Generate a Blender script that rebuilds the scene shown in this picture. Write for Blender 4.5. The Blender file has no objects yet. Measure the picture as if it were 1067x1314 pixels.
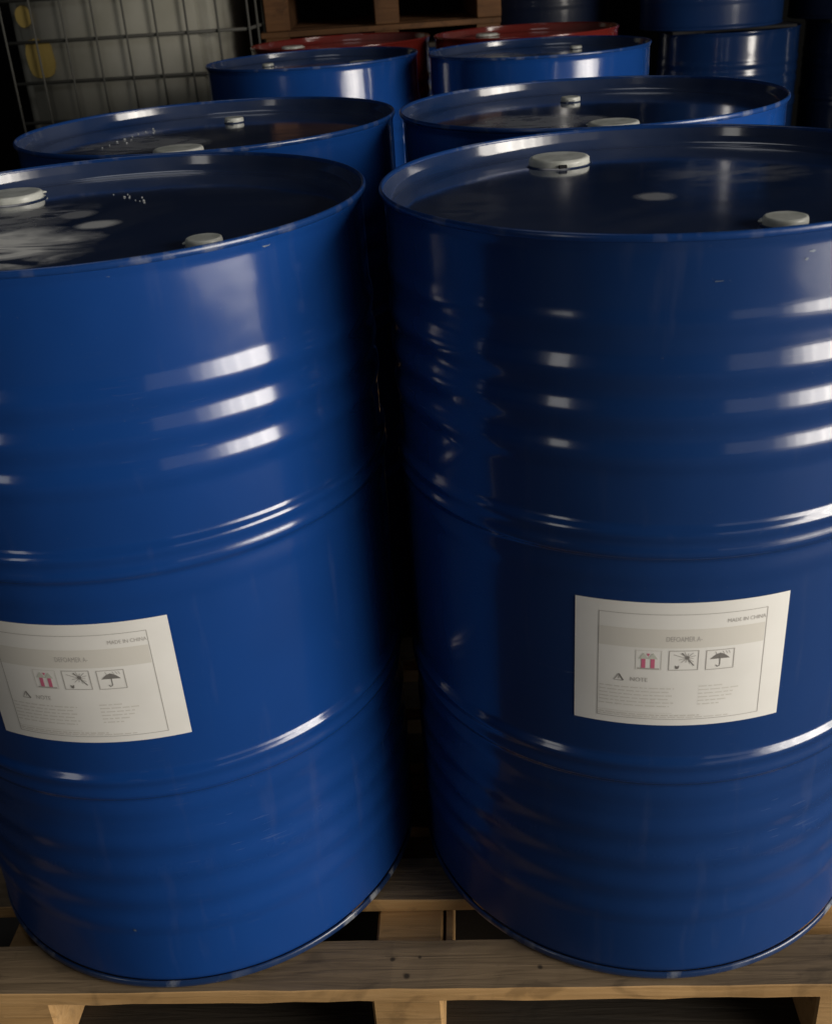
import bpy, bmesh, math, random
from math import sin, cos, pi, radians
from mathutils import Matrix, Vector
random.seed(7)
S = bpy.context.scene
C = S.collection

# ------------------------------------------------------------------ camera
FPX, PITCH, ROLL, CZ = 1375.654, radians(27.514), radians(-3.964), 1.092
F = Vector((0, cos(PITCH), -sin(PITCH))); R0 = Vector((1, 0, 0)); U0 = R0.cross(F)
RX = cos(ROLL) * R0 + sin(ROLL) * U0; UX = -sin(ROLL) * R0 + cos(ROLL) * U0
cd = bpy.data.cameras.new('camera'); cam = bpy.data.objects.new('camera', cd); C.objects.link(cam)
cam.matrix_world = Matrix(((RX.x, UX.x, -F.x, 0), (RX.y, UX.y, -F.y, 0), (RX.z, UX.z, -F.z, CZ), (0, 0, 0, 1)))
cd.sensor_fit = 'HORIZONTAL'; cd.sensor_width = 36; cd.lens = FPX / 1067 * 36
cd.clip_start = 0.05; cd.clip_end = 100
cd.dof.use_dof = True; cd.dof.focus_distance = 1.3; cd.dof.aperture_fstop = 14
S.camera = cam
S.render.resolution_x, S.render.resolution_y = 831, 1024

# ------------------------------------------------------------------ light
w = bpy.data.worlds.new('World'); S.world = w; w.use_nodes = True
w.node_tree.nodes['Background'].inputs[0].default_value = (0.55, 0.6, 0.7, 1)
w.node_tree.nodes['Background'].inputs[1].default_value = 0.008

def lamp(name, loc, target, sx, sy, power, col):
    d = bpy.data.lights.new(name, 'AREA'); d.shape = 'RECTANGLE'; d.size = sx; d.size_y = sy
    d.energy = power; d.color = col
    o = bpy.data.objects.new(name, d); C.objects.link(o); o.location = loc
    v = Vector(target) - Vector(loc); o.rotation_euler = v.to_track_quat('-Z', 'Y').to_euler()
    return o
# the open door on the right, seen as bays of unequal brightness: (y from, y to, radiance)
for y0, y1, rad in ((-3.8, -3.1, 1.4), (-3.1, -2.5, 4.0), (-2.5, -2.0, 8.0), (-2.0, -1.4, 10.5), (-1.4, -.78, 12.5), (-.78, -.22, 14.5), (-.16, .45, 9.0)):
    lamp('door_light', (3.8, (y0 + y1) / 2, 1.25), (0, (y0 + y1) / 2 + .8, 1.1), y1 - y0, 2.6, rad * .95 * pi * (y1 - y0) * 2.6, (1.0, 0.93, 0.83))
lamp('roof_light', (-1.0, 1.2, 4.2), (-.2, 1.2, 0), 1.4, 1.4, 8, (0.95, 0.97, 1.0))
lamp('door_side_light', (2.7, -4.0, 1.2), (0, 1.2, 0.9), 2.0, 2.4, 5, (1.0, 0.95, 0.88))
lamp('far_window_light', (-3.0, -1.9, 1.3), (0, 1.4, 0.8), 0.6, 1.7, 6.5, (1.0, 0.97, 0.9))
S.view_settings.view_transform = 'Standard'; S.view_settings.look = 'None'
S.view_settings.exposure = 0; S.view_settings.gamma = 1; S.view_settings.use_curve_mapping = False

# ------------------------------------------------------------------ materials
def mat(name, col, rough=.5, metal=0, coat=0, spec=.5):
    m = bpy.data.materials.new(name); m.use_nodes = True
    b = m.node_tree.nodes['Principled BSDF']
    b.inputs['Base Color'].default_value = (*col, 1); b.inputs['Roughness'].default_value = rough
    b.inputs['Metallic'].default_value = metal; b.inputs['Coat Weight'].default_value = coat
    b.inputs['Coat Roughness'].default_value = .08
    b.inputs['Specular IOR Level'].default_value = spec
    return m, m.node_tree.nodes, m.node_tree.links, b
def N(ns, t, **k):
    n = ns.new(t)
    for a, v in k.items():
        if a in n.inputs: n.inputs[a].default_value = v
        else: setattr(n, a, v)
    return n
def noise(ns, ls, scale, detail=4, vec=None, sc=None, dist=0):
    tc = N(ns, 'ShaderNodeTexCoord'); mp = N(ns, 'ShaderNodeMapping')
    ls.new(tc.outputs['Object'], mp.inputs[0])
    if sc: mp.inputs['Scale'].default_value = sc
    n = N(ns, 'ShaderNodeTexNoise'); n.inputs['Scale'].default_value = scale; n.inputs['Detail'].default_value = detail
    n.inputs['Distortion'].default_value = dist
    ls.new(mp.outputs[0], n.inputs['Vector']); return n
def ramp(ns, ls, src, p0, p1, c0=(0, 0, 0, 1), c1=(1, 1, 1, 1)):
    r = N(ns, 'ShaderNodeValToRGB'); r.color_ramp.elements[0].position = p0; r.color_ramp.elements[1].position = p1
    r.color_ramp.elements[0].color = c0; r.color_ramp.elements[1].color = c1
    ls.new(src, r.inputs[0]); return r.outputs[0]
def math_(ns, ls, op, a, b=None):
    n = N(ns, 'ShaderNodeMath', operation=op)
    for i, v in ((0, a), (1, b)):
        if v is None: continue
        if isinstance(v, (int, float)): n.inputs[i].default_value = v
        else: ls.new(v, n.inputs[i])
    return n.outputs[0]
def mix(ns, ls, fac, a, b):
    n = N(ns, 'ShaderNodeMix', data_type='RGBA')
    for i, v in ((0, fac), (6, a), (7, b)):
        if isinstance(v, (int, float)): n.inputs[i].default_value = v
        elif isinstance(v, tuple): n.inputs[i].default_value = v
        else: ls.new(v, n.inputs[i])
    return n.outputs[2]

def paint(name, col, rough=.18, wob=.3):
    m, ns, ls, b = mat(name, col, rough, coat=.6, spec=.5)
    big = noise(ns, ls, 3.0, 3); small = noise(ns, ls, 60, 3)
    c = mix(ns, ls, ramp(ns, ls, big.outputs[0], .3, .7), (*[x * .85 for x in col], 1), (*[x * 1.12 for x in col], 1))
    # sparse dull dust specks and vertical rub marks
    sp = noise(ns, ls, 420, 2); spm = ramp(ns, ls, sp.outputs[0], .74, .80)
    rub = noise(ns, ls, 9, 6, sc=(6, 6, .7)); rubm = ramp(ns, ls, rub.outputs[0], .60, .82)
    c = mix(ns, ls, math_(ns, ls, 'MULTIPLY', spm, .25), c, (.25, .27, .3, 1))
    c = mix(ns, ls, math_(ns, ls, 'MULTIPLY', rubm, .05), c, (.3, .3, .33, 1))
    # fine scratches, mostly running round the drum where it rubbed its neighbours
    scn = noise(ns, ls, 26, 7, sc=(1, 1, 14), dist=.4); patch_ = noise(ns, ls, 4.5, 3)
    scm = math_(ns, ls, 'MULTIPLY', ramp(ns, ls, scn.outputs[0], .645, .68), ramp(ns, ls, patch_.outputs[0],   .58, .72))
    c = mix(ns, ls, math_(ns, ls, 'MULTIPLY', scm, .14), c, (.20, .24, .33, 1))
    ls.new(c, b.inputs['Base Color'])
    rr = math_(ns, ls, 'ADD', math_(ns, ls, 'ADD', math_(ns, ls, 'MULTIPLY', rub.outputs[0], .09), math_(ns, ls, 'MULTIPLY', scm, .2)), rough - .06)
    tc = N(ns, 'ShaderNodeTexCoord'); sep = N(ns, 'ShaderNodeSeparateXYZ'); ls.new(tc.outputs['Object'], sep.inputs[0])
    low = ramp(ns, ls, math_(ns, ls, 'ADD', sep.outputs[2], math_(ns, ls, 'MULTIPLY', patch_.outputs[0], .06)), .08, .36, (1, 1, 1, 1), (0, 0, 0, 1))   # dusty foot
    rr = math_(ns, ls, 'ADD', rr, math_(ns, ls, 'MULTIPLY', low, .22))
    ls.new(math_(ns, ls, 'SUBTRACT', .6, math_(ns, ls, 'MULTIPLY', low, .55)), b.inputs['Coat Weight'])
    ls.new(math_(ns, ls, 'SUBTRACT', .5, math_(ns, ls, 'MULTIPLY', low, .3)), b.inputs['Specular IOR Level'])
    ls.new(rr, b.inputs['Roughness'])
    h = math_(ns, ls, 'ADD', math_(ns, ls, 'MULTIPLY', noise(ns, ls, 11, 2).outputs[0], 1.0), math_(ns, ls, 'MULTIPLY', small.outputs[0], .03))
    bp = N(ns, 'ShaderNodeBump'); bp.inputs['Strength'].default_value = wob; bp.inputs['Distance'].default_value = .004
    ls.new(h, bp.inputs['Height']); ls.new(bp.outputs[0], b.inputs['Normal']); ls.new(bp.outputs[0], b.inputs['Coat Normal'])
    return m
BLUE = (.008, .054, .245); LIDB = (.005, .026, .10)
m_blue = paint('blue_enamel', BLUE)
m_red = paint('red_enamel', (.17, .018, .014))
m_blue_r = paint('duller_blue_enamel', (.0095, .042, .165))

def lid_mat(name, col, spots, smear=None):
    """glossy lid paint with dust: spots = [(x,y,r,strength)], smear = (x,y,rx,ry,strength)"""
    m, ns, ls, b = mat(name, col, .13, coat=.8)
    tc = N(ns, 'ShaderNodeTexCoord'); sep = N(ns, 'ShaderNodeSeparateXYZ'); ls.new(tc.outputs['Object'], sep.inputs[0])
    wv = noise(ns, ls, 16, 4); dirt = None
    def blob(x, y, rx, ry):
        dx = math_(ns, ls, 'DIVIDE', math_(ns, ls, 'SUBTRACT', sep.outputs[0], x), rx)
        dy = math_(ns, ls, 'DIVIDE', math_(ns, ls, 'SUBTRACT', sep.outputs[1], y), ry)
        d = math_(ns, ls, 'SQRT', math_(ns, ls, 'ADD', math_(ns, ls, 'MULTIPLY', dx, dx), math_(ns, ls, 'MULTIPLY', dy, dy)))
        d = math_(ns, ls, 'ADD', d, math_(ns, ls, 'MULTIPLY', math_(ns, ls, 'SUBTRACT', wv.outputs[0], .5), .9))
        return ramp(ns, ls, d, .55, 1.15, (1, 1, 1, 1), (0, 0, 0, 1))
    film = noise(ns, ls, 5, 6, dist=.6)
    dirt = math_(ns, ls, 'ADD', math_(ns, ls, 'MULTIPLY', ramp(ns, ls, film.outputs[0], .42, .75), .06), .01)
    for x, y, r, s in spots:
        dirt = math_(ns, ls, 'MAXIMUM', dirt, math_(ns, ls, 'MULTIPLY', blob(x, y, r, r), s))
    if smear:
        st = noise(ns, ls, 7, 7, sc=(1.1, 2.2, 1), dist=1.8)
        for x, y, rx, ry, s in smear:
            k = math_(ns, ls, 'MULTIPLY', blob(x, y, rx, ry), ramp(ns, ls, st.outputs[0], .36, .56))
            dirt = math_(ns, ls, 'MAXIMUM', dirt, math_(ns, ls, 'MULTIPLY', k, s))
    ls.new(mix(ns, ls, dirt, (*col, 1), (.85, .85, .82, 1)), b.inputs['Base Color'])
    ls.new(math_(ns, ls, 'ADD', math_(ns, ls, 'MULTIPLY', dirt, .6), .11), b.inputs['Roughness'])
    ls.new(math_(ns, ls, 'SUBTRACT', .8, dirt), b.inputs['Coat Weight'])
    bp = N(ns, 'ShaderNodeBump'); bp.inputs['Strength'].default_value = .25; bp.inputs['Distance'].default_value = .002
    ls.new(noise(ns, ls, 9, 2).outputs[0], bp.inputs['Height']); ls.new(bp.outputs[0], b.inputs['Normal']); ls.new(bp.outputs[0], b.inputs['Coat Normal'])
    return m
def rim(name, base, wear):
    m, ns, ls, b = mat(name, base, .28, coat=.3)
    a = noise(ns, ls, 38, 6, sc=(1, 1, .4)); q = noise(ns, ls, 6, 3)
    k = math_(ns, ls, 'MULTIPLY', ramp(ns, ls, a.outputs[0], .54, .62), ramp(ns, ls, q.outputs[0], .42, .62))
    ls.new(mix(ns, ls, math_(ns, ls, 'MULTIPLY', k, wear), (*base, 1), (.36, .38, .40, 1)), b.inputs['Base Color'])
    bp = N(ns, 'ShaderNodeBump'); bp.inputs['Strength'].default_value = .5; bp.inputs['Distance'].default_value = .002
    ls.new(noise(ns, ls, 30, 3).outputs[0], bp.inputs['Height']); ls.new(bp.outputs[0], b.inputs['Normal'])
    return m
m_rim = rim('worn_rim_enamel', (.008, .045, .19), .28)
m_foot = rim('worn_foot_enamel', (.012, .035, .11), .75)
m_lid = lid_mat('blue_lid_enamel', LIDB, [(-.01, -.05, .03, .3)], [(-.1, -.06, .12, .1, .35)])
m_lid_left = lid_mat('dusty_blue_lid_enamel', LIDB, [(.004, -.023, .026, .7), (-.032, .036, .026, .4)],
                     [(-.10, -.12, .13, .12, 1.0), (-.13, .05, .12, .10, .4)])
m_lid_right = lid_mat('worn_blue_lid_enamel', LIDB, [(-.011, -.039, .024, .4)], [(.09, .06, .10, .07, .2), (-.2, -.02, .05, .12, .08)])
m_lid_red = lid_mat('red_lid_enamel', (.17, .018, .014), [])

def wood(name, c0, c1, rough=.75, knots=()):
    m, ns, ls, b = mat(name, c0, rough)
    g = noise(ns, ls, 9, 7, sc=(.6, 9, 9), dist=.8); big = noise(ns, ls, 3.5, 4)
    c = mix(ns, ls, ramp(ns, ls, g.outputs[0], .3, .72), (*c0, 1), (*c1, 1))
    c = mix(ns, ls, math_(ns, ls, 'MULTIPLY', ramp(ns, ls, big.outputs[0], .42, .70), .6), c, (*[x * .4 for x in c0], 1))
    st = noise(ns, ls, 14, 8, sc=(.8, 1.6, 1), dist=1.5)
    c = mix(ns, ls, math_(ns, ls, 'MULTIPLY', ramp(ns, ls, st.outputs[0], .56, .66), .45), c, (*[x * .3 for x in c0], 1))
    oi = N(ns, 'ShaderNodeObjectInfo')
    c = mix(ns, ls, math_(ns, ls, 'MULTIPLY', oi.outputs['Random'], .25), c, (*[x * .6 for x in c0], 1))
    if knots:
        tc = N(ns, 'ShaderNodeTexCoord')
        wv = noise(ns, ls, 70, 3)
        for kx, ky, kr, *kz in knots:
            vm = N(ns, 'ShaderNodeVectorMath', operation='DISTANCE'); ls.new(tc.outputs['Object'], vm.inputs[0]); vm.inputs[1].default_value = (kx, ky, kz[0] if kz else 0)
            d = math_(ns, ls, 'ADD', vm.outputs['Value'], math_(ns, ls, 'MULTIPLY', math_(ns, ls, 'SUBTRACT', wv.outputs[0], .5), kr))
            k = ramp(ns, ls, math_(ns, ls, 'DIVIDE', d, kr), .5, 1.1, (1, 1, 1, 1), (0, 0, 0, 1))
            c = mix(ns, ls, math_(ns, ls, 'MULTIPLY', k, .85), c, (.012, .007, .004, 1))
    ls.new(c, b.inputs['Base Color'])
    bp = N(ns, 'ShaderNodeBump'); bp.inputs['Strength'].default_value = .8; bp.inputs['Distance'].default_value = .003
    ls.new(g.outputs[0], bp.inputs['Height']); ls.new(bp.outputs[0], b.inputs['Normal'])
    return m
m_wood_top = wood('weathered_board_face', (.175, .122, .068), (.31, .222, .132))
m_wood_edge = wood('sawn_board_edge', (.50, .29, .11), (.64, .40, .18))
m_wood_shaded = wood('shade_darkened_bottom_board', (.035, .028, .02), (.06, .045, .03))
m_wood_front = wood('front_board_face', (.175, .122, .068), (.31, .222, .132),
                    knots=[(-.067 - 0, .0, .006)])
m_wood_back = wood('aged_red_brown_wood', (.15, .065, .022), (.24, .11, .04))
m_cap, ns, ls, b = mat('dull_cream_plastic', (.6, .6, .52), .35)
c = mix(ns, ls, ramp(ns, ls, noise(ns, ls, 45, 5).outputs[0], .35, .65), (.50, .52, .47, 1), (.76, .78, .73, 1)); ls.new(c, b.inputs['Base Color'])
m_paper, ns, ls, b = mat('label_paper', (.83, .82, .79), .42)
c = mix(ns, ls, ramp(ns, ls, noise(ns, ls, 14, 4).outputs[0], .3, .7), (.80, .79, .76, 1), (.86, .855, .83, 1)); ls.new(c, b.inputs['Base Color'])
m_ink = mat('grey_label_ink', (.44, .42, .40), .5)[0]
m_ink_dark = mat('dark_label_ink', (.21, .20, .19), .5)[0]
m_ink_pale = mat('pale_label_ink', (.66, .64, .60), .5)[0]
m_tint = mat('grey_label_tint', (.72, .70, .65), .45)[0]
m_ink_red = mat('red_label_ink', (.66, .16, .27), .5)[0]
m_ink_green = mat('faded_green_label_ink', (.60, .62, .55), .5)[0]
m_chip = mat('bare_scratched_paint', (.13, .16, .22), .35, metal=.2)[0]
m_dot = mat('raised_bare_dots', (.7, .72, .72), .3, metal=.4)[0]
m_dark = mat('dark_gap_fill', (.01, .01, .012), .8)[0]
m_cage = mat('galvanised_tube', (.15, .15, .135), .6, metal=.2)[0]
m_hdpe, ns, ls, b = mat('milky_tank_plastic', (.45, .45, .38), .5)
c = mix(ns, ls, ramp(ns, ls, noise(ns, ls, 4, 5).outputs[0], .35, .7), (.42, .41, .34, 1), (.55, .54, .47, 1)); ls.new(c, b.inputs['Base Color'])
m_yellow = mat('faded_yellow_print', (.34, .25, .07), .6)[0]
m_floor, ns, ls, b = mat('concrete', (.10, .095, .085), .85, spec=.2)
c = mix(ns, ls, ramp(ns, ls, noise(ns, ls, 2, 8).outputs[0], .3, .7), (.03, .028, .025, 1), (.06, .056, .05, 1)); ls.new(c, b.inputs['Base Color'])
m_wall, ns, ls, b = mat('gloom_darkened_wall', (.012, .012, .013), .9)  # gloom of the unlit back put into a near-black wall colour
c = mix(ns, ls, noise(ns, ls, 2, 6).outputs[0], (.003, .003, .003, 1), (.007, .007, .006, 1)); ls.new(c, b.inputs['Base Color'])

# ------------------------------------------------------------------ helpers
def meshobj(name, verts, faces, mats, parent=None, smooth=True, fm=None):
    me = bpy.data.meshes.new(name); me.from_pydata(verts, [], faces); me.update()
    for m in (mats if isinstance(mats, (list, tuple)) else [mats]): me.materials.append(m)
    if smooth: me.polygons.foreach_set('use_smooth', [True] * len(me.polygons))
    if fm: me.polygons.foreach_set('material_index', fm)
    o = bpy.data.objects.new(name, me); C.objects.link(o)
    if parent: o.parent = parent
    return o
def thing(name, label, cat, loc=(0, 0, 0), rz=0, group=None):
    o = bpy.data.objects.new(name, None); C.objects.link(o); o.location = loc; o.rotation_euler = (0, 0, rz)
    o.empty_display_size = .1
    o['label'] = label; o['category'] = cat
    if group: o['group'] = group
    return o
def copy_tree(o, parent=None):
    c = o.copy(); C.objects.link(c)
    if parent: c.parent = parent
    for ch in list(o.children): copy_tree(ch, c)
    return c
def lathe(name, prof, mat_, parent, seg=144, closed=False):
    V = []; Fs = []
    for r, z in prof:
        for k in range(seg):
            a = 2 * pi * k / seg; V.append((r * cos(a), r * sin(a), z))
    n = len(prof)
    for i in range(n - 1 + (1 if closed else 0)):
        j = (i + 1) % n
        for k in range(seg):
            k2 = (k + 1) % seg; Fs.append((i * seg + k, i * seg + k2, j * seg + k2, j * seg + k))
    return meshobj(name, V, Fs, mat_, parent)
def box(name, x0, x1, y0, y1, z0, z1, mats, parent, bev=.0015, fm=None, rough=0):
    bm = bmesh.new()
    v = [bm.verts.new(p) for p in ((x0, y0, z0), (x1, y0, z0), (x1, y1, z0), (x0, y1, z0), (x0, y0, z1), (x1, y0, z1), (x1, y1, z1), (x0, y1, z1))]
    for f in ((0, 3, 2, 1), (4, 5, 6, 7), (0, 1, 5, 4), (1, 2, 6, 5), (2, 3, 7, 6), (3, 0, 4, 7)):
        bm.faces.new([v[i] for i in f])
    if bev: bmesh.ops.bevel(bm, geom=list(bm.edges), offset=bev, segments=1, affect='EDGES')
    if rough:
        L = [e for e in bm.edges if abs(e.verts[0].co.x - e.verts[1].co.x) > (x1 - x0) * .9]
        bmesh.ops.subdivide_edges(bm, edges=L, cuts=rough, use_grid_fill=True)
        rng = random.Random(hash((round(y0, 3), rough)) & 255); J = {}
        for v in bm.verts:
            k = (round(v.co.x, 3), v.co.y > (y0 + y1) / 2, v.co.z > (z0 + z1) / 2)
            if k not in J: J[k] = (rng.gauss(0, .0007), rng.gauss(0, .0005))
            v.co.y += J[k][0]; v.co.z += min(0, J[k][1]) if k[2] else J[k][1]
    bm.normal_update()
    if fm:
        for f in bm.faces: f.material_index = 0 if abs(f.normal.z) > .8 else 1
    me = bpy.data.meshes.new(name); bm.to_mesh(me); bm.free()
    for m in (mats if isinstance(mats, (list, tuple)) else [mats]): me.materials.append(m)
    o = bpy.data.objects.new(name, me); C.objects.link(o); o.parent = parent
    return o

# ------------------------------------------------------------------ the setting
FLOOR = -.144
def plane(name, pts, m):
    o = meshobj(name, pts, [(0, 1, 2, 3)], m, smooth=False); o['kind'] = 'structure'; return o
plane('floor', [(-9, -7, FLOOR), (9, -7, FLOOR), (9, 8, FLOOR), (-9, 8, FLOOR)], m_floor)
m_bounce = mat('pale_bounce_surface', (.5, .48, .44), .8)[0]
plane('added_bounce_strip', [(2.75, -3.2, FLOOR + .004), (3.79, -3.2, FLOOR + .004), (3.79, .6, FLOOR + .004), (2.75, .6, FLOOR + .004)], m_bounce)  # unseen pale strip, added to give the drum walls a bright reflection
bw = box('back_wall', -9, 9, 7.2, 7.4, FLOOR - .05, 5, m_wall, None, bev=0); bw['kind'] = 'structure'

# ------------------------------------------------------------------ drum
HD = .88; RB = .2872
def sm(t): t = max(0, min(1, t)); return t * t * (3 - 2 * t)
def drum_r(z, top_rib):
    r = RB
    p = .0403
    if .656 < z < .656 + 3 * p: r += .0030 * (.5 - .5 * cos(2 * pi * (z - .656) / p))
    if top_rib and .786 < z < .786 + .030: r += .0012 * (.5 - .5 * cos(2 * pi * (z - .786) / .030))
    if .085 < z < .085 + 4 * .042: r += .0020 * (.5 - .5 * cos(2 * pi * (z - .085) / .042))
    for hz in (.590, .3165):
        d = abs(z - hz)
        r += .0050 * (1 - sm((d - .0105) / .010)) - .0017 * (.5 + .5 * cos(min(1, d / .0105) * pi))
        d = abs(z - hz + .036)
        r += .0011 * (.5 + .5 * cos(min(1, d / .017) * pi))
    return r
def body_mesh(m, parent, top_rib):
    zs = []; z = .016
    while z < .875: zs.append(z); z += .0024
    prof = [(RB - .004, .008)] + [(drum_r(z, top_rib) + .0022 * sm((z - .862) / .012) , z) for z in zs] + [(RB + .0024, .8755)]
    return lathe('body', prof, m, parent)
def roll_profile(zc, rc, rr, rz, n=14):
    return [(rc + rr * cos(2 * pi * k / n), zc + rz * sin(2 * pi * k / n)) for k in range(n)]
def drum_parts(t, m, mlid, top_rib=False, big=(0, .19), small=(180, .175), bigr=.036, smallr=.0215):
    body_mesh(m, t, top_rib)
    lathe('top_chime', roll_profile(.8755, .2892, .0023, .0036), m_rim if m is not m_red else m, t, closed=True)
    lathe('bottom_chime', roll_profile(.0055, .2870, .0026, .0052), m_foot if m is not m_red else m, t, closed=True)
    lid = lathe('lid', [(.2872, .876), (.2852, .866), (.2838, .859), (.279, .8555), (.270, .8545), (.262, .8560), (.255, .8568), (.20, .857), (.12, .8572), (.05, .8573), (.0004, .8573)], mlid, t, seg=120)
    for (az, r), R, nm, h in ((big, bigr, 'large_bung_cap', .0090), (small, smallr, 'small_bung_cap', .0080)):
        a = radians(az); x, y = r * sin(a), -r * cos(a); z = .8573
        c = lathe(nm, [(R * 1.0, 0), (R * 1.0, h * .55), (R * .985, h * .8), (R * .95, h * .95), (R * .88, h), (R * .82, h * .985), (R * .5, h * .98), (.0003, h * .98)], m_cap, lid, seg=40)
        c.location = (x, y, z)
        # collar round the bung and the tear tab of the cap
        k = lathe('bung_collar', [(R * 1.10, 0), (R * 1.07, .0012), (R * 1.01, .0015), (R * 1.0, .0005)], mlid, lid, seg=40); k.location = (x, y, z)
        tb = box('tear_tab', R * .93, R * 1.16, -.006, .006, h * .25, h * .5, m_cap, lid, bev=.001); tb.location = (x, y, z); tb.rotation_euler = (0, 0, a * .7 + 2.4)
    return lid

# label, printed flat on a curved patch -------------------------------------
LW, LH = 41.9, .1476     # degrees wide, metres high
def make_label(t, theta0, ztop, skew=0):
    def P(u, v, off):
        a = radians(theta0 + LW * u + skew * v); r = RB + off
        return (r * sin(a), -r * cos(a), ztop - LH * v - skew * .0012 * (1 - u))
    V = []; Fs = []; nu, nv = 40, 14
    for j in range(nv + 1):
        for i in range(nu + 1):
            e = 0
            V.append(P(i / nu, j / nv, .0005 + e))
    for j in range(nv):
        for i in range(nu): a = j * (nu + 1) + i; Fs.append((a, a + nu + 1, a + nu + 2, a + 1))
    lab = meshobj('label', V, Fs, m_paper, t)
    lab['label'] = 'white paper label with handling symbols and small print'
    acc = {}
    def quad(m, u0, v0, u1, v1, off=.00068):
        V, Fs = acc.setdefault(m, ([], [])); n = max(1, int(abs(u1 - u0) / .02)); b = len(V)
        for i in range(n + 1):
            u = u0 + (u1 - u0) * i / n; V.append(P(u, v0, off)); V.append(P(u, v1, off))
        for i in range(n): a = b + 2 * i; Fs.append((a, a + 1, a + 3, a + 2))
    def line(m, u0, v0, u1, v1, wd, off=.00070):     # slanted stroke, wd in metres
        du, dv = (u1 - u0) * .207, (v1 - v0) * LH; L = math.hypot(du, dv) or 1
        nu_, nv_ = -dv / L * wd / 2 / .207, du / L * wd / 2 / LH
        V, Fs = acc.setdefault(m, ([], [])); b = len(V)
        for u, v in ((u0 + nu_, v0 + nv_), (u0 - nu_, v0 - nv_), (u1 - nu_, v1 - nv_), (u1 + nu_, v1 + nv_)): V.append(P(u, v, off))
        Fs.append((b, b + 1, b + 2, b + 3))
    def poly(m, pts, off=.00070):
        V, Fs = acc.setdefault(m, ([], [])); b = len(V)
        for u, v in pts: V.append(P(u, v, off))
        Fs.append(tuple(range(b, b + len(pts))))
    def rect(m, u0, v0, u1, v1, wd):
        a, c = wd / .207, wd / LH
        quad(m, u0, v0, u1, v0 + c); quad(m, u0, v1 - c, u1, v1)
        quad(m, u0, v0 + c, u0 + a, v1 - c); quad(m, u1 - a, v0 + c, u1, v1 - c)
    def text(m, s, u0, v0, u1, v1):
        cu = bpy.data.curves.new('t', 'FONT'); cu.body = s; cu.resolution_u = 3
        ob = bpy.data.objects.new('t', cu); C.objects.link(ob)
        dg = bpy.context.evaluated_depsgraph_get(); me = bpy.data.meshes.new_from_object(ob.evaluated_get(dg))
        xs = [v.co.x for v in me.vertices]; ys = [v.co.y for v in me.vertices]
        x0, x1, y0, y1 = min(xs), max(xs), min(ys), max(ys)
        V, Fs = acc.setdefault(m, ([], [])); b = len(V)
        for v in me.vertices: V.append(P(u0 + (u1 - u0) * (v.co.x - x0) / (x1 - x0), v1 + (v0 - v1) * (v.co.y - y0) / (y1 - y0), .00070))
        for p in me.polygons: Fs.append(tuple(b + i for i in p.vertices))
        bpy.data.objects.remove(ob); bpy.data.curves.remove(cu); bpy.data.meshes.remove(me)
    rng = random.Random(3)
    def greek(m, u0, u1, v, h=.009):
        u = u0
        while u < u1:
            wl = rng.uniform(.012, .05); quad(m, u, v, min(u1, u + wl), v + h); u += wl + .008
    quad(m_tint, .113, .205, .885, .355, .0006)
    rect(m_ink, .112, .088, .893, .948, .0007)
    text(m_ink, 'MADE IN CHINA', .702, .140, .886, .170)
    text(m_ink, 'DEFOAMER A-', .425, .262, .589, .302)
    # this way up: two red arrows on a bar
    rect(m_ink_pale, .288, .375, .408, .532, .0006)
    for u in (.315, .358):
        quad(m_ink_red, u, .444, u + .019, .518); poly(m_ink_green, [(u - .014, .444), (u + .033, .444), (u + .0095, .395)])
    poly(m_ink_red, [(.338, .40), (.354, .40), (.346, .425)])
    quad(m_ink, .298, .518, .398, .528)
    # keep away from sunlight
    rect(m_ink, .440, .373, .579, .534, .0009)
    cx_, cy_ = .525, .432
    for k in range(12):
        a = 2 * pi * k / 12 + .2; l = .052 if k % 3 else .038
        line(m_ink, cx_ + .010 * cos(a), cy_ + .014 * sin(a), cx_ + l * cos(a) * .8, cy_ + l * sin(a), .0006)
    poly(m_ink_dark, [(cx_ + .011 * cos(2 * pi * k / 10), cy_ + .015 * sin(2 * pi * k / 10)) for k in range(10, 0, -1)])
    line(m_ink_dark, .500, .392, .558, .496, .0012)
    line(m_ink, .462, .405, .50, .425, .0008)
    poly(m_ink_dark, [(.470, .492), (.472, .516), (.480, .524), (.488, .516), (.490, .492), (.480, .502)])
    # keep dry: umbrella and rain
    rect(m_ink, .612, .378, .747, .538, .0009)
    pts = [(.632 + .094 * k / 10, .452 - .044 * sin(pi * k / 10)) for k in range(11)]
    poly(m_ink_dark, pts[::1][::-1])
    line(m_ink_dark, .679, .405, .679, .505, .0010); line(m_ink_dark, .679, .507, .667, .515, .0010); line(m_ink_dark, .667, .515, .661, .500, .0010)
    for u in (.655, .690, .705, .718): line(m_ink, u, .392, u + .008, .415, .0006)
    # warning triangle, NOTE
    line(m_ink, .191, .634, .2125, .580, .0009); line(m_ink_dark, .2125, .580, .234, .634, .0016); line(m_ink, .191, .634, .234, .634, .0009)
    line(m_ink, .2125, .60, .2125, .621, .0009)
    text(m_ink, 'NOTE', .267, .600, .348, .634)
    for k in range(6): greek(m_ink_pale if k in (2, 4) else m_ink_pale, .122, .473 - (.02 if k % 2 else 0), .682 + k * .030)
    for k in range(6): greek(m_ink_pale, .588, (.70, .785, .76, .75, .73, .69)[k], .665 + k * .030)
    quad(m_ink_pale, .115, .893, .47, .8965); greek(m_ink_pale, .122, .60, .908, .010); greek(m_ink_pale, .122, .74, .925, .008)
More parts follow.
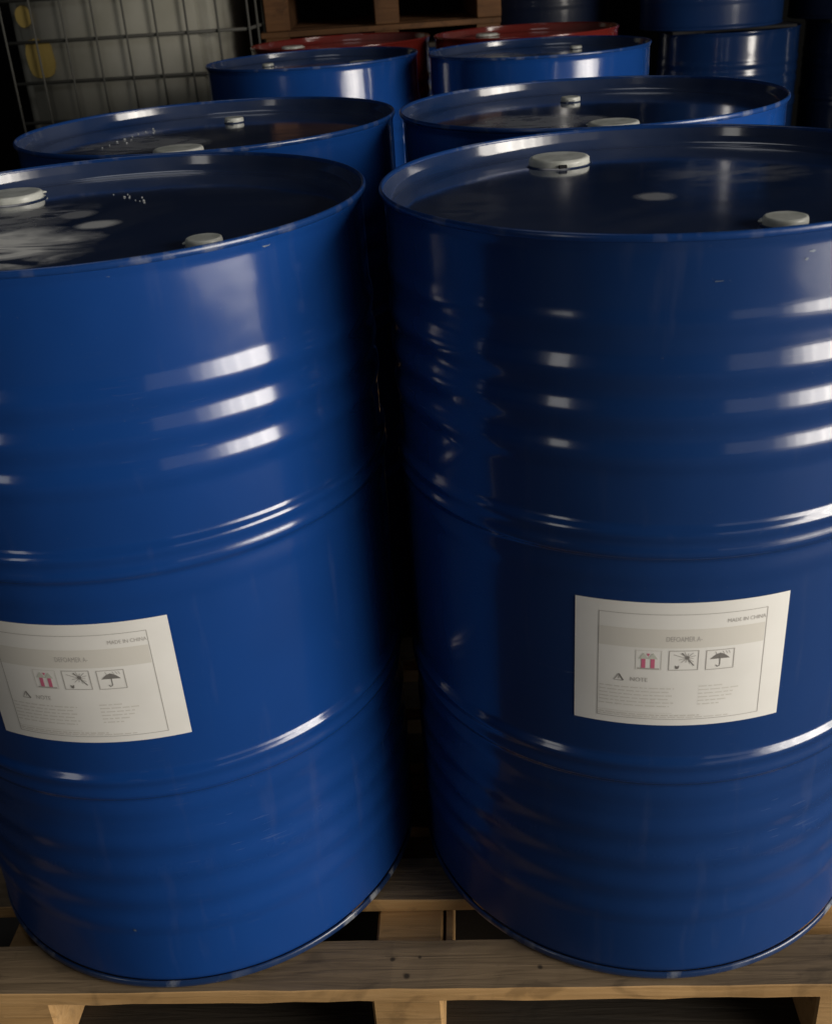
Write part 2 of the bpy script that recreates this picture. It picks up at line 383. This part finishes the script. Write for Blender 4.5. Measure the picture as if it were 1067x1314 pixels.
    for m, (V, Fs) in acc.items():
        nm = {m_tint: 'tinted_strip', m_ink_red: 'red_arrow_print', m_ink_green: 'faded_arrow_print'}.get(m, {m_ink_dark: 'black_label_print', m_ink_pale: 'fine_label_print'}.get(m, 'label_print'))
        me = meshobj(nm, V, Fs, m, lab, smooth=False)
        if m is not m_tint: me['kind'] = 'stuff'
    return lab
def dots(lid, pts, r=.0018):
    V = []; Fs = []
    for x, y, s in pts:
        b = len(V); k = r * s
        for zz, q in ((0, 1), (.0010 * s, .75), (.0014 * s, .25)):
            for i in range(8): V.append((x + k * q * cos(i * pi / 4), y + k * q * sin(i * pi / 4), .8574 + zz))
        for l in (0, 1):
            for i in range(8): Fs.append((b + l * 8 + i, b + l * 8 + (i + 1) % 8, b + l * 8 + 8 + (i + 1) % 8, b + l * 8 + 8 + i))
        Fs.append(tuple(b + 16 + i for i in range(8)))
    o = meshobj('stamped_dot_code', V, Fs, m_dot, lid); o['kind'] = 'stuff'; return o
def chip(t, az, z, wd, h, seed=0, off=.0003):
    rng = random.Random(seed); n = 9; a0 = radians(az)
    # a flake on the outer face, following the chime or the wall
    rr = .2922 if z > .8725 else drum_r(z, False)
    V = [((rr + off) * sin(a0), -(rr + off) * cos(a0), z)]
    for k in range(n):
        q = 2 * pi * k / n; s = rng.uniform(.5, 1.1)
        a = a0 + cos(q) * wd / 2 * s / .29; V.append(((rr + off) * sin(a), -(rr + off) * cos(a), z + sin(q) * h / 2 * s))
    return meshobj('paint_chip', V, [(0, 1 + k, 1 + (k + 1) % n) for k in range(n)], m_chip, t, smooth=False)

POS = dict(L=(-.321, 1.183), R=(.276, 1.147), BL=(-.281, 1.769), BR=(.308, 1.734))
G_F = 'blue steel drums standing on the front pallet'
tL = thing('steel_drum', 'blue steel drum at front left with white smears on its dusty lid', 'drum', (*POS['L'], 0), group=G_F)
lidL = drum_parts(tL, m_blue, m_lid_left, big=(-138, .205), small=(42, .206), smallr=.0178)
make_label(tL, -28.3, .5263, .35)
dots(lidL, [(-.0138 + .006 * i + random.uniform(-.001, .001), .1456 - .0078 * i + random.uniform(-.003, .003), random.choice((.5, .8, 1.0, 1.1))) for i in (0, 3, 4, 6, 7, 8)]
     + [(.004, .138, .6), (.026, .113, .7), (.032, .092, 1.0), (.009, .126, .5)])
chip(tL, 15.1, .8675, .009, .006, 1, .0004); chip(tL, 44.7, .8655, .010, .004, 2, .0004); chip(tL, 44.9, .868, .012, .003, 3); chip(tL, 38, .870, .016, .002, 4)
chip(tL, -8, .10, .004, .004, 5, .0006)

tR = thing('steel_drum', 'large blue steel drum at front right with label squarely in view and four ribs', 'drum', (*POS['R'], 0), group=G_F)
lidR = drum_parts(tR, m_blue_r, m_lid_right, top_rib=True, big=(-157, .195), small=(20, .204), smallr=.0200)
make_label(tR, -26.0, .5257)
chip(tR, 12.6, .856, .009, .003, 7, .0004); chip(tR, 11.6, .850, .004, .003, 6, .0004); chip(tR, -3, .838, .011, .0011, 8, .0004)
nt = box('cap_notch', -.006, .004, -.0385, -.0345, -.0005, .0045, m_dark, lidR, bev=.001); nt.location = (.195 * sin(radians(-157)), -.195 * cos(radians(-157)), .8577)

proto = thing('steel_drum', 'blue steel drum directly behind the smeared front left drum, dots stamped on its lid', 'drum', (*POS['BL'], 0), radians(-8), group=G_F)
lidB = drum_parts(proto, m_blue, m_lid, big=(0, .160), small=(180, .150), smallr=.0160)
def drum_copy(x, y, z, rz, label, group, src=proto):
    t = copy_tree(src); t.location = (x, y, z); t.rotation_euler = (0, 0, radians(rz)); t['label'] = label; t['group'] = group
    return t
tBR = drum_copy(*POS['BR'], 0, 2, 'blue steel drum directly behind the front right drum, greasy mark on its dark lid', G_F)
G_3 = 'drums standing on the middle pallet'
drum_copy(-.199, 3.197, -.024, 60, 'blue drum left of the two in the middle distance, in front of a red lid', G_3)
drum_copy(.407, 3.062, -.024, -50, 'blue drum right of the two in the middle distance with a bright vertical glint', G_3)
G_S = 'blue drums stacked against the dark back'
drum_copy(1.444, 4.88, FLOOR, 30, 'lower blue drum of the right rear stack, ribs catching small round glints', G_S)
drum_copy(1.367, 4.88, .748, 80, 'upper blue drum of the right rear stack, cut by the top of the picture', G_S)
drum_copy(2.10, 4.95, FLOOR, 140, 'dim blue drum at the far right edge beside the glinting stack', G_S)
drum_copy(2.02, 4.95, .748, 10, 'dim upper blue drum at the top right corner', G_S)
drum_copy(.76, 5.35, FLOOR, 10, 'dark drum mostly hidden behind the red lids, below another drum', G_S)
drum_copy(.74, 5.35, .748, 10, 'very dark upper drum between the pallets and the right rear stack', G_S)
drum_copy(-.27, 5.15, FLOOR, 10, 'blue drum hidden under the left end of the rear pallet stack', G_S)
drum_copy(.33, 5.15, FLOOR, 10, 'blue drum hidden under the right end of the rear pallet stack', G_S)
m_shade_navy = paint('shade_darkened_navy', (.004, .009, .028), .3); m_deep = paint('deep_blue_enamel', (.008, .032, .12), .22)  # navy is the drum blue darkened to hold the rear corner's shade
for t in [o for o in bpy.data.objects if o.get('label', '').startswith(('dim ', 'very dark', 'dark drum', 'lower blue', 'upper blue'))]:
    pm_ = m_deep if t['label'].startswith(('lower', 'upper')) else m_shade_navy
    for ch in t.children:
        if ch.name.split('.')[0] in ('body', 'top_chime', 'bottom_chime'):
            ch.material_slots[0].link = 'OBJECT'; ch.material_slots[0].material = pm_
# code dots and greasy mark belong to single drums only
lB = [c for c in proto.children if c.name.startswith('lid')][0]
d = dots(lB, [(-.150 + .0028 * i + random.uniform(-.002, .002), -.07 + .026 * i + random.uniform(-.006, .006), random.choice((.8, 1.2, 1.5))) for i in range(8)]
     + [(-.125, -.03, 1.1), (-.128, .0, .9), (-.12, .09, .9), (-.115, .07, .9)])
red = thing('steel_drum', 'red drum behind the middle left blue drum, only its lid edge showing', 'drum', (-.139, 3.80, -.024), radians(-120), group=G_3)
drum_parts(red, m_red, m_lid_red)
drum_copy(.451, 3.70, -.024, -145, 'red drum behind the middle right blue drum, only its lid edge showing', G_3, red)
for x, y, lab in ((1.405, 4.9, 'black filler for the shadowed gap between the two drums of the right rear stack'), (2.06, 4.95, 'black filler for the shadowed gap between the drums at the far right edge'), (.75, 5.35, 'black filler for the shadowed gap between the two darkest rear drums')):
    t = box('dark_gap_sheet', x - .25, x + .25, y - .25, y + .25, .7362, .7478, m_dark, None); t['label'] = lab; t['category'] = 'sheet'; t['group'] = 'black gap fillers between stacked drums'  # black sheets added to stand in for the shaded gaps between drums

# ------------------------------------------------------------------ pallets
def pallet(t, W, D, H, boards, top_m, edge_m, stringers, bw_=.085, front=None, strw=.085, bottom=True):
    th = .022
    mats = [top_m, edge_m]
    for i, y in enumerate(boards):
        bo = box('deck_board', -W / 2 + random.uniform(-.004, .004), W / 2 + random.uniform(-.004, .004), y, y + bw_, -th, random.uniform(-.0012, 0), [front or top_m, edge_m] if i == 0 else mats, t, fm=1, rough=(30 if i == 0 else 12) if front else 0, bev=.0012)
    for x in stringers:
        box('stringer', x - strw / 2, x + strw / 2, .004, D - .004, -H + (.018 if bottom else .0005), -th - .0005, [edge_m, edge_m], t, bev=.003)
    for y in (.03, D / 2 - .05, D - .13) if bottom else ():
        box('bottom_board', -W / 2, W / 2, y, y + .1, -H, -H + .0175, [m_wood_shaded] * 2, t, fm=1)
m_wood_shaded = wood('shade_darkened_bottom_board', (.035, .028, .02), (.06, .045, .03))  # darkness under the pallet put into the bottom boards' colour
m_wood_front = wood('front_board_face', (.175, .122, .068), (.31, .222, .132), knots=[(-.0195, .044, .0045), (.014, .047, .0035), (-.001, .020, .0055), (.257, 0, .005, -.022), (.16, .03, .004)])
pt = thing('wooden_pallet', 'pale wooden pallet carrying the four front blue drums', 'pallet', (-.05, .870, 0), radians(-3.8))
pallet(pt, 1.24, 1.22, .144, [0, .136, .268, .40, .535, .67, .805, .94, 1.075], m_wood_top, m_wood_edge, (-.484, -.002, .526), bw_=.073, front=m_wood_front)
la = box('lath', .0445, .053, .09, 1.15, -.10, -.0235, m_wood_edge, pt, bev=.0008); la['label'] = 'thin pale lath beside the middle stringer'
pm = thing('wooden_pallet', 'wooden pallet on the floor under the middle blue and red drums', 'pallet', (.12, 2.78, -.0245), radians(-6))
pallet(pm, 1.24, 1.34, .1195, [.14 * i for i in range(9)] + [1.25], m_wood_top, m_wood_edge, (-.53, 0, .53))
labs = ['lowest brown pallet of the rear stack, just above the red lids', 'second brown pallet of the rear stack at the top edge of the picture',
        'third brown pallet of the rear stack above the picture', 'top brown pallet of the rear stack above the picture']
p0 = thing('wooden_pallet', labs[0], 'pallet', (-.005, 4.86, .836), radians(1), 'brown pallets stacked at the back')
pallet(p0, 1.0, 1.0, .0995, [.125 * i for i in range(8)], m_wood_back, m_wood_back, (-.43, .022, .445), strw=.10)
for k in range(1, 4):
    c = thing('wooden_pallet', labs[k], 'pallet', (-.005 + random.uniform(-.01, .01), 4.86 + random.uniform(-.01, .01), .836 + .1505 * k), radians(1), 'brown pallets stacked at the back')
    pallet(c, 1.0, 1.0, .15, [.125 * i for i in range(8)], m_wood_back, m_wood_back, (-.43, .022, .445), strw=.10, bottom=False)

# ------------------------------------------------------------------ tank in a wire cage
ti = thing('caged_tank', 'white plastic bulk tank in a wire cage standing at the far left', 'tank', (-1.02, 4.72, FLOOR), radians(-6))
def rbox(name, x0, x1, y0, y1, z0, z1, rad, m, parent):
    bm = bmesh.new(); bmesh.ops.create_cube(bm, size=1)
    for v in bm.verts: v.co = Vector(((x0 + x1) / 2 + v.co.x * (x1 - x0), (y0 + y1) / 2 + v.co.y * (y1 - y0), (z0 + z1) / 2 + v.co.z * (z1 - z0)))
    bmesh.ops.bevel(bm, geom=list(bm.edges), offset=rad, segments=5, affect='EDGES')
    me = bpy.data.meshes.new(name); bm.to_mesh(me); bm.free(); me.materials.append(m)
    me.polygons.foreach_set('use_smooth', [True] * len(me.polygons))
    o = bpy.data.objects.new(name, me); C.objects.link(o); o.parent = parent; return o
rbox('tank_body', -.492, .33, .03, .97, .16, 1.30, .05, m_hdpe, ti)
box('base_frame', -.5, .5, 0, 1.0, .0, .13, m_cage, ti, bev=.01)
def tube(name, p, q, r, m, parent, seg=8):
    p, q = Vector(p), Vector(q); d = (q - p).normalized(); a = d.orthogonal().normalized(); b = d.cross(a)
    V = []; Fs = []
    for e in (p, q):
        for k in range(seg): V.append(tuple(e + r * (cos(2 * pi * k / seg) * a + sin(2 * pi * k / seg) * b)))
    for k in range(seg): Fs.append((k, (k + 1) % seg, seg + (k + 1) % seg, seg + k))
    Fs += [tuple(range(seg))[::-1], tuple(range(seg, 2 * seg))]
    return meshobj(name, V, Fs, m, parent)
for k in range(9):
    x = -.5 + .125 * k; tube('cage_upright', (x, -.008, .12), (x, -.008, 1.32), .0045, m_cage, ti)
for k in range(8):
    y = .125 * (k + 1) - .008; tube('cage_upright', (.508, y, .12), (.508, y, 1.32), .0045, m_cage, ti)
for k in range(8):
    z = .24 + .154 * k; tube('cage_rail', (-.5, .006, z), (.5, .006, z), .0065, m_cage, ti); tube('cage_rail', (.494, 0, z), (.494, 1, z), .0065, m_cage, ti)
def patch(name, x0, x1, z0, z1, m, lab, seed, y=.024, sq=.6):
    rng = random.Random(seed); n = 22; V = []
    for k in range(n):
        a = 2 * pi * k / n; c_, s_ = cos(a), sin(a); q = max(abs(c_), abs(s_)) ** sq; j = rng.uniform(.93, 1.05)
        V.append(((x0 + x1) / 2 + (x1 - x0) / 2 * c_ / q * j, y, (z0 + z1) / 2 + (z1 - z0) / 2 * s_ / q * j))
    V2 = [(a, b + .004, c) for a, b, c in V]
    Fs = [tuple(range(n)), tuple(range(n, 2 * n))[::-1]] + [((k + 1) % n, k, n + k, n + (k + 1) % n) for k in range(n)]
    o = meshobj(name, V + V2, Fs, m, ti, smooth=False); o['label'] = lab; return o
patch('sticker', -.455, -.385, 1.065, 1.145, m_yellow, 'small round faded yellow sticker', 2, sq=0)
patch('sticker', -.445, -.325, .875, 1.02, m_yellow, 'square faded yellow sticker', 4)
